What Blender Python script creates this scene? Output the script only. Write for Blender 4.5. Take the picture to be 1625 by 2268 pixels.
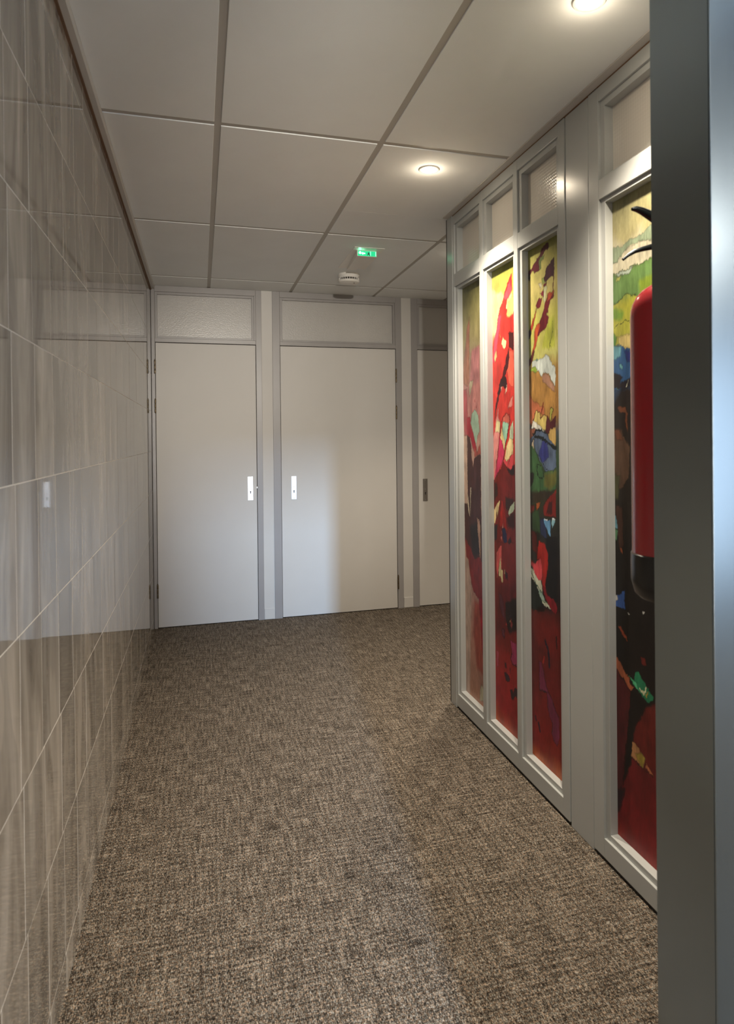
import bpy, bmesh, math, random
import numpy as np
from mathutils import Vector, Matrix

for o in list(bpy.data.objects): bpy.data.objects.remove(o, do_unlink=True)
SC = bpy.context.scene
COL = SC.collection
PI = math.pi

# ------------------------------------------------------------------ camera
cam = bpy.data.cameras.new('camera'); camo = bpy.data.objects.new('camera', cam); COL.objects.link(camo)
PX, PY, PZ, YAW, PIT, ROL, FPX, CX, CY = 0.340998, -5.384766, 1.395596, 0.292031, -0.0040958, -0.0100387, 1517.506, 899.880, 975.124
fw = Vector((math.sin(YAW)*math.cos(PIT), math.cos(YAW)*math.cos(PIT), math.sin(PIT)))
rt = Vector((math.cos(YAW), -math.sin(YAW), 0)); up = rt.cross(fw)
r2 = rt*math.cos(ROL) + up*math.sin(ROL); u2 = -rt*math.sin(ROL) + up*math.cos(ROL)
m = Matrix((r2, u2, -fw)).transposed().to_4x4(); m.translation = (PX, PY, PZ)
camo.matrix_world = m
cam.sensor_fit = 'HORIZONTAL'; cam.sensor_width = 36.0
cam.lens = 36.0*FPX/1625; cam.shift_x = (812.5-CX)/1625; cam.shift_y = (CY-1134)/1625
cam.clip_start = 0.02; cam.dof.use_dof = True; cam.dof.focus_distance = 3.6; cam.dof.aperture_fstop = 8.0
SC.camera = camo

# ------------------------------------------------------------------ world, lights, exposure
w = bpy.data.worlds.new('world'); SC.world = w; w.use_nodes = True
w.node_tree.nodes['Background'].inputs[0].default_value = (0.55, 0.68, 0.9, 1)
w.node_tree.nodes['Background'].inputs[1].default_value = 1.0
SC.view_settings.view_transform = 'Standard'; SC.view_settings.look = 'None'
SC.view_settings.exposure = 1.02; SC.view_settings.gamma = 1.0; SC.view_settings.use_curve_mapping = False

def area(name, loc, rot, sx, sy, power, color, spread=180):
    l = bpy.data.lights.new(name, 'AREA'); l.shape = 'RECTANGLE'; l.size = sx; l.size_y = sy
    l.energy = power; l.color = color; l.spread = math.radians(spread)
    o = bpy.data.objects.new(name, l); o.location = loc; o.rotation_euler = rot; COL.objects.link(o)
    return o
COOL = (0.72, 0.84, 1.0)
# strip of bright sky seen through the top pane of the entrance glazing behind the camera
area('daylight_top_pane', (0.40, -8.90, 2.14), (math.radians(80), 0, 0), 0.07, 0.36, 46, (0.40, 0.65, 1.0), 70)
# soft fill added at that glazing to brighten the doors and ceiling
area('entrance_fill', (0.36, -8.92, 1.0), (math.radians(100), 0, 0), 0.6, 1.6, 64, (1.0, 0.96, 0.92))
# daylight through the wide lobby window
area('daylight_lobby_window', (3.9, -8.90, 1.10), (math.radians(90), 0, 0), 3.0, 1.9, 20, (0.74, 0.86, 1.0))
# daylight through the side glazing of the lobby
area('daylight_lobby_side', (5.72, -6.6, 1.5), (math.radians(90), 0, math.radians(90)), 3.0, 1.8, 12, (0.86, 0.92, 1.0))
# fill light added under the lobby ceiling, no lamp is built there
area('lobby_fill_light', (2.6, -7.3, 2.50), (0, 0, 0), 1.2, 1.2, 60, (1.0, 0.93, 0.84))

def spot(name, loc, target, power, color, cone, blend, radius):
    l = bpy.data.lights.new(name, 'SPOT'); l.energy = power; l.color = color; l.spot_size = math.radians(cone); l.spot_blend = blend; l.shadow_soft_size = radius
    o = bpy.data.objects.new(name, l); o.location = loc; o.rotation_euler = (Vector(target)-Vector(loc)).to_track_quat('-Z', 'Y').to_euler(); COL.objects.link(o)
# beam of the added spot behind the viewer, put in to brighten the doors
spot('added_door_spot_beam', (0.62, -5.742, 2.224), (0.92, 0, 1.60), 215, (1.0, 0.92, 0.80), 36, 1.0, 0.03)

# ------------------------------------------------------------------ materials
def mat(name, base, rough=0.5, metal=0.0, spec=0.5, coat=0.0, emit=None, estr=0.0):
    mt = bpy.data.materials.new(name); mt.use_nodes = True
    b = mt.node_tree.nodes['Principled BSDF']
    b.inputs['Base Color'].default_value = (*base, 1); b.inputs['Roughness'].default_value = rough
    b.inputs['Metallic'].default_value = metal; b.inputs['Specular IOR Level'].default_value = spec
    b.inputs['Coat Weight'].default_value = coat
    if emit: b.inputs['Emission Color'].default_value = (*emit, 1); b.inputs['Emission Strength'].default_value = estr
    return mt
def nd(mt, t, **kw):
    n = mt.node_tree.nodes.new(t)
    for k, v in kw.items(): setattr(n, k, v)
    return n
def ln(mt, a, ao, b, bi): mt.node_tree.links.new(a.outputs[ao], b.inputs[bi])
def bs(mt): return mt.node_tree.nodes['Principled BSDF']
def coords(mt, scale, kind='Object', rot=(0,0,0)):
    tc = nd(mt, 'ShaderNodeTexCoord'); mp = nd(mt, 'ShaderNodeMapping')
    mp.inputs['Scale'].default_value = scale; mp.inputs['Rotation'].default_value = rot
    ln(mt, tc, kind, mp, 'Vector'); return mp
def noise(mt, vec, scale=1.0, detail=4, rough=0.5, dist=0.0):
    n = nd(mt, 'ShaderNodeTexNoise'); n.inputs['Scale'].default_value = scale
    n.inputs['Detail'].default_value = detail; n.inputs['Roughness'].default_value = rough; n.inputs['Distortion'].default_value = dist
    if vec: ln(mt, vec, 'Vector', n, 'Vector')
    return n
def ramp(mt, src, out, stops):
    r = nd(mt, 'ShaderNodeValToRGB'); ln(mt, src, out, r, 'Fac')
    e = r.color_ramp.elements
    while len(e) > 1: e.remove(e[-1])
    e[0].position = stops[0][0]; e[0].color = (*stops[0][1], 1)
    for p, c in stops[1:]:
        k = e.new(p); k.color = (*c, 1)
    return r
def bump(mt, src, out, strength, dist):
    b = nd(mt, 'ShaderNodeBump'); b.inputs['Strength'].default_value = strength; b.inputs['Distance'].default_value = dist
    ln(mt, src, out, b, 'Height'); ln(mt, b, 'Normal', bs(mt), 'Normal'); return b
def mix(mt, blend='MIX'):
    n = nd(mt, 'ShaderNodeMix', data_type='RGBA', blend_type=blend); return n

def paint_mat(name, base, rough=0.35, var=0.04, bstr=0.06, bscale=220):
    mt = mat(name, base, rough)
    c = coords(mt, (1, 1, 1)); n = noise(mt, c, 2.2, 3, .6)
    lo = tuple(v*(1-var) for v in base); hi = tuple(min(1, v*(1+var)) for v in base)
    r = ramp(mt, n, 'Fac', [(.3, lo), (.7, hi)]); ln(mt, r, 'Color', bs(mt), 'Base Color')
    n2 = noise(mt, c, bscale, 2, .5); bump(mt, n2, 'Fac', bstr, .002)
    return mt

M_frame = paint_mat('white_gloss_paint', (0.42, 0.437, 0.432), 0.22, .03, .05, 160)
M_grey = paint_mat('grey_frame_paint', (0.33, 0.315, 0.31), 0.32, .04)
M_door = paint_mat('door_laminate', (0.61, 0.59, 0.56), 0.5, .02, .05, 260)
M_tran = paint_mat('transom_panel_paint', (0.48, 0.465, 0.445), 0.27, .02, .35, 130)
M_strip = paint_mat('white_wall_strip', (0.60, 0.58, 0.55), 0.5, .03)
M_lobdim = paint_mat('lobby_reflection_dimmer', (0.20, 0.21, 0.23), 0.7, .03)  # dark lobby tone added to dim reflections in the steel column
M_wallp = paint_mat('plain_wall_paint', (0.55, 0.53, 0.50), 0.7, .03)
M_ceil = mat('ceiling_tile_board', (0.62, 0.60, 0.565), 0.85)
c = coords(M_ceil, (1, 1, 1)); n = noise(M_ceil, c, 3.0, 6, .6)
r = ramp(M_ceil, n, 'Fac', [(.3, (0.82, 0.84, 0.84)), (.7, (0.86, 0.88, 0.88))]); ln(M_ceil, r, 'Color', bs(M_ceil), 'Base Color')
n2 = noise(M_ceil, c, 260, 3, .6); bump(M_ceil, n2, 'Fac', .12, .002)
M_grid = paint_mat('ceiling_grid_metal', (0.44, 0.415, 0.375), 0.5, .02)
M_trim = paint_mat('ceiling_edge_trim', (0.56, 0.535, 0.50), 0.5, .02)
M_gap = mat('dark_gap', (0.03, 0.026, 0.022), 0.9)
M_browngap = mat('brown_gap', (0.16, 0.09, 0.05), 0.9)
M_grout = mat('pale_grout', (0.66, 0.63, 0.58), 0.8)
M_brass = mat('aged_brass', (0.16, 0.12, 0.07), 0.35, 0.8)
M_alu = mat('satin_aluminium', (0.86, 0.87, 0.88), 0.33, 0.85)
M_aludark = mat('dark_bracket_shaded_plate', (0.22, 0.20, 0.18), 0.5, 0.6)  # dark bracket metal; on the third lock plate it stands for shade
M_dark = mat('keyhole_black', (0.01, 0.01, 0.01), 0.6)
M_screw = mat('screw_head', (0.45, 0.45, 0.45), 0.4, 1.0)
M_plast = mat('white_plastic', (0.85, 0.83, 0.79), 0.4)
M_slot = mat('vent_dark', (0.06, 0.05, 0.045), 0.8)
M_red = mat('red_enamel', (0.33, 0.006, 0.012), 0.22, 0, .5, .4)
M_blackp = mat('black_plastic', (0.006, 0.006, 0.007), 0.25)
M_bulb = mat('lit_lamp', (1, 1, 1), 0.3, emit=(1.0, 0.84, 0.62), estr=55)
M_ring = mat('lamp_ring', (0.62, 0.60, 0.57), 0.35, 0.3)
M_green = mat('lit_green_sign', (0.0, 0.25, 0.10), 0.4, emit=(0.01, 0.42, 0.17), estr=0.75)
M_greenw = mat('lit_pictogram', (0.6, 0.9, 0.7), 0.4, emit=(0.25, 1.0, 0.55), estr=1.5)
M_led = mat('lit_led', (0.6, 1, 0.8), 0.4, emit=(0.30, 1.0, 0.62), estr=14)

# tiles: vertical stone veining, every tile with its own shade and offset
M_tile = mat('veined_stone_tile', (0.3, 0.27, 0.23), 0.035)
oi = nd(M_tile, 'ShaderNodeObjectInfo'); tc = nd(M_tile, 'ShaderNodeTexCoord')
mul = nd(M_tile, 'ShaderNodeVectorMath', operation='SCALE'); mul.inputs[0].default_value = (37.0, 91.0, 53.0)
ln(M_tile, oi, 'Random', mul, 'Scale')
add = nd(M_tile, 'ShaderNodeVectorMath', operation='ADD'); ln(M_tile, tc, 'Object', add, 0); ln(M_tile, mul, 'Vector', add, 1)
sk = nd(M_tile, 'ShaderNodeMapping'); sk.inputs['Rotation'].default_value = (math.radians(-9), 0, 0); sk.inputs['Scale'].default_value = (1, 5.5, 1.15)
ln(M_tile, add, 'Vector', sk, 'Vector')
nA = noise(M_tile, sk, 1.6, 3, .5, 1.6)
rA = ramp(M_tile, nA, 'Fac', [(.26, (0.130, 0.114, 0.094)), (.42, (0.205, 0.184, 0.156)), (.55, (0.262, 0.238, 0.206)), (.74, (0.335, 0.308, 0.271))])
sk2 = nd(M_tile, 'ShaderNodeMapping'); sk2.inputs['Scale'].default_value = (1, 90, 2.2); ln(M_tile, add, 'Vector', sk2, 'Vector')
nB = noise(M_tile, sk2, 1.6, 3, .6)
rB = ramp(M_tile, nB, 'Fac', [(.3, (0.95, 0.948, 0.945)), (.7, (1.03, 1.03, 1.03))])
mx = mix(M_tile, 'MULTIPLY'); mx.inputs[0].default_value = 1.0; ln(M_tile, rA, 'Color', mx, 6); ln(M_tile, rB, 'Color', mx, 7)
rC = ramp(M_tile, oi, 'Random', [(0, (0.84, 0.835, 0.83)), (.5, (1.02, 1.02, 1.02)), (1, (1.22, 1.21, 1.20))])
mx2 = mix(M_tile, 'MULTIPLY'); mx2.inputs[0].default_value = 1.0; ln(M_tile, mx, 2, mx2, 6); ln(M_tile, rC, 'Color', mx2, 7)
sk3 = nd(M_tile, 'ShaderNodeMapping'); sk3.inputs['Rotation'].default_value = (math.radians(-24), 0, 0); sk3.inputs['Scale'].default_value = (1, 8, 1.6)
ln(M_tile, add, 'Vector', sk3, 'Vector'); nD = noise(M_tile, sk3, 1.1, 1, .4)
rD = ramp(M_tile, nD, 'Fac', [(.40, (0.86, 0.855, 0.85)), (.43, (1.0, 1.0, 1.0)), (.56, (1.0, 1.0, 1.0)), (.575, (1.20, 1.195, 1.185))])
mx3 = mix(M_tile, 'MULTIPLY'); mx3.inputs[0].default_value = 1.0; ln(M_tile, mx2, 2, mx3, 6); ln(M_tile, rD, 'Color', mx3, 7)
ln(M_tile, mx3, 2, bs(M_tile), 'Base Color')
bs(M_tile).inputs['Specular IOR Level'].default_value = 0.34

# carpet: woven loop tweed
M_carpet = mat('woven_loop_carpet', (0.12, 0.1, 0.08), 0.95, spec=0.1)
tcw = nd(M_carpet, 'ShaderNodeTexCoord')
def cm(s, r=(0,0,0)):
    mp = nd(M_carpet, 'ShaderNodeMapping'); mp.inputs['Scale'].default_value = s; mp.inputs['Rotation'].default_value = r
    ln(M_carpet, tcw, 'Object', mp, 'Vector'); return mp
na = noise(M_carpet, cm((520, 90, 1)), 1, 2, .7)
nb = noise(M_carpet, cm((110, 430, 1)), 1, 2, .7)
nc = noise(M_carpet, cm((420, 300, 1)), 1, 2, .8)
ne = noise(M_carpet, cm((110, 9, 1)), 1, 3, .6)
nf = noise(M_carpet, cm((9, 110, 1)), 1, 3, .6)
def mth(op, a, ao, b=None, bo=0, v=None):
    n = nd(M_carpet, 'ShaderNodeMath', operation=op); ln(M_carpet, a, ao, n, 0)
    if b is not None: ln(M_carpet, b, bo, n, 1)
    elif v is not None: n.inputs[1].default_value = v
    return n
na2 = mth('MULTIPLY_ADD', na, 'Fac', v=1.5); na2.inputs[2].default_value = -.25
nb2 = mth('MULTIPLY_ADD', nb, 'Fac', v=.8); nb2.inputs[2].default_value = .1
s1 = mth('ADD', na2, 0, nb2, 0); s2 = mth('ADD', s1, 0, nc, 'Fac'); s3 = mth('ADD', ne, 'Fac', nf, 'Fac')
s3 = mth('MULTIPLY', s3, 0, v=0.55); s4 = mth('ADD', s2, 0, s3, 0); s5 = mth('MULTIPLY', s4, 0, v=1/2.05*0.5)
CARPET_RAMP = [(.40, (0.013, 0.010, 0.0075)), (.47, (0.054, 0.044, 0.034)), (.525, (0.125, 0.104, 0.083)), (.58, (0.245, 0.21, 0.17)), (.66, (0.44, 0.385, 0.32))]
s6 = mth('MULTIPLY_ADD', s5, 0, v=2.0); s6.inputs[2].default_value = -0.5
rr = ramp(M_carpet, s6, 0, CARPET_RAMP)
hue = noise(M_carpet, cm((150, 150, 1)), 1, 1, .5); hr = ramp(M_carpet, hue, 'Fac', [(.38, (1.12, .96, .84)), (.5, (1, 1, 1)), (.62, (.90, 1.0, 1.08))])
hm = mix(M_carpet, 'MULTIPLY'); hm.inputs[0].default_value = 1.0; ln(M_carpet, rr, 'Color', hm, 6); ln(M_carpet, hr, 'Color', hm, 7)
ln(M_carpet, hm, 2, bs(M_carpet), 'Base Color')
bump(M_carpet, s2, 0, .6, .003)

# brushed steel of the column
M_steel = mat('brushed_steel', (0.40, 0.42, 0.43), 0.30, 1.0)
c = coords(M_steel, (900, 900, 6)); n = noise(M_steel, c, 1, 2, .5)
r = ramp(M_steel, n, 'Fac', [(.3, (0.24, 0.24, 0.24)), (.7, (0.27, 0.27, 0.27))]); ln(M_steel, r, 'Color', bs(M_steel), 'Roughness')
c2 = coords(M_steel, (2.2, 2.2, 1.1)); n2 = noise(M_steel, c2, 1, 3, .5); r2_ = ramp(M_steel, n2, 'Fac', [(.3, (0.28, 0.335, 0.37)), (.7, (0.32, 0.38, 0.415))])
ln(M_steel, r2_, 'Color', bs(M_steel), 'Base Color')

# upper panes: cream obscured glass with a fine ribbed face
M_pane = mat('obscured_glass', (0.60, 0.57, 0.52), 0.16)
wv = nd(M_pane, 'ShaderNodeTexWave', wave_type='BANDS', bands_direction='Z'); wv.inputs['Scale'].default_value = 26
ln(M_pane, coords(M_pane, (1, 1, 1)), 'Vector', wv, 'Vector')
wv2 = nd(M_pane, 'ShaderNodeTexWave', wave_type='BANDS', bands_direction='Y'); wv2.inputs['Scale'].default_value = 26
ln(M_pane, coords(M_pane, (1, 1, 1)), 'Vector', wv2, 'Vector')
sm = nd(M_pane, 'ShaderNodeMath', operation='ADD'); ln(M_pane, wv, 'Fac', sm, 0); ln(M_pane, wv2, 'Fac', sm, 1)
bump(M_pane, sm, 0, .25, .001)

M_art = mat('printed_art', (0.5, 0.5, 0.5), 0.42, spec=0.3)
at = nd(M_art, 'ShaderNodeAttribute', attribute_name='paint'); ln(M_art, at, 'Color', bs(M_art), 'Base Color')
cA = coords(M_art, (1, 30, 8)); nA_ = noise(M_art, cA, 8, 4, .6)
rA_ = ramp(M_art, nA_, 'Fac', [(.3, (.86, .86, .86)), (.7, (1.1, 1.1, 1.1))])
mA = mix(M_art, 'MULTIPLY'); mA.inputs[0].default_value = 1.0; ln(M_art, at, 'Color', mA, 6); ln(M_art, rA_, 'Color', mA, 7); ln(M_art, mA, 2, bs(M_art), 'Base Color')

# ------------------------------------------------------------------ helpers
def bx(bm, x0, x1, y0, y1, z0, z1):
    vs = [bm.verts.new((x, y, z)) for x in (x0, x1) for y in (y0, y1) for z in (z0, z1)]
    for f in ((0,1,3,2), (4,6,7,5), (0,4,5,1), (2,3,7,6), (0,2,6,4), (1,5,7,3)): bm.faces.new([vs[i] for i in f])
def lathe(bm, prof, n=24, axis='Z', center=(0,0,0)):
    rings = []
    for r_, h in prof:
        ring = []
        for i in range(n):
            a = 2*PI*i/n; ca, sa = r_*math.cos(a), r_*math.sin(a)
            p = {'Z': (ca, sa, h), 'Y': (ca, h, sa), 'X': (h, ca, sa)}[axis]
            ring.append(bm.verts.new((p[0]+center[0], p[1]+center[1], p[2]+center[2])))
        rings.append(ring)
    for a, b in zip(rings, rings[1:]):
        for i in range(n):
            try: bm.faces.new((a[i], a[(i+1) % n], b[(i+1) % n], b[i]))
            except ValueError: pass
    if prof[0][0] > 1e-5: bm.faces.new(rings[0][::-1])
    if prof[-1][0] > 1e-5: bm.faces.new(rings[-1])
def tube(bm, pts, radii, n=12, sx=1.0):
    rings = []
    pts = [Vector(p) for p in pts]
    for i, p in enumerate(pts):
        d = (pts[min(i+1, len(pts)-1)] - pts[max(i-1, 0)]).normalized()
        a = d.cross(Vector((0, 1, 0.01))).normalized(); b = d.cross(a).normalized()
        rr_ = radii[i] if isinstance(radii, (list, tuple)) else radii
        rings.append([bm.verts.new(p + a*rr_*math.cos(2*PI*k/n) + b*rr_*sx*math.sin(2*PI*k/n)) for k in range(n)])
    for a, b in zip(rings, rings[1:]):
        for i in range(n): bm.faces.new((a[i], a[(i+1) % n], b[(i+1) % n], b[i]))
    bm.faces.new(rings[0][::-1]); bm.faces.new(rings[-1])
def obj(name, bm, mt, parent=None, smooth=False, bevel=0):
    bmesh.ops.recalc_face_normals(bm, faces=bm.faces)
    me = bpy.data.meshes.new(name); bm.to_mesh(me); bm.free(); me.materials.append(mt)
    if smooth:
        for p in me.polygons: p.use_smooth = True
        me.set_sharp_from_angle(angle=math.radians(35))
    o = bpy.data.objects.new(name, me); COL.objects.link(o)
    if parent: o.parent = parent; o.matrix_parent_inverse = Matrix.Translation(-parent.location)
    if bevel:
        b = o.modifiers.new('bevel', 'BEVEL'); b.width = bevel; b.segments = 2; b.limit_method = 'ANGLE'
    return o
def box(name, x0, x1, y0, y1, z0, z1, mt, parent=None, bevel=0):
    """mesh in local coordinates about its own centre, so every piece has its own origin"""
    cx_, cy_, cz_ = (x0+x1)/2, (y0+y1)/2, (z0+z1)/2
    bm = bmesh.new(); bx(bm, x0-cx_, x1-cx_, y0-cy_, y1-cy_, z0-cz_, z1-cz_)
    o = obj(name, bm, mt, None, False, bevel); o.location = (cx_, cy_, cz_)
    if parent: attach(o, parent)
    return o
def wloc(o):
    v = Vector((0, 0, 0))
    while o: v += o.location; o = o.parent
    return v
def attach(o, parent):
    """o.location is a world place; keep it there under the parent (no rotations or inverses used)"""
    o.location = Vector(o.location) - wloc(parent); o.parent = parent
def at(o, loc, parent=None):
    o.location = loc
    if parent: attach(o, parent)
    return o
def empty(name, loc):
    o = bpy.data.objects.new(name, None); COL.objects.link(o); o.location = loc; o.empty_display_size = .1; return o
def tag(o, label, cat, group=None):
    o['label'] = label; o['category'] = cat
    if group: o['group'] = group
    return o
def struct(o, label=None):
    o['kind'] = 'structure'
    if label: o['label'] = label
    return o
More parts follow.
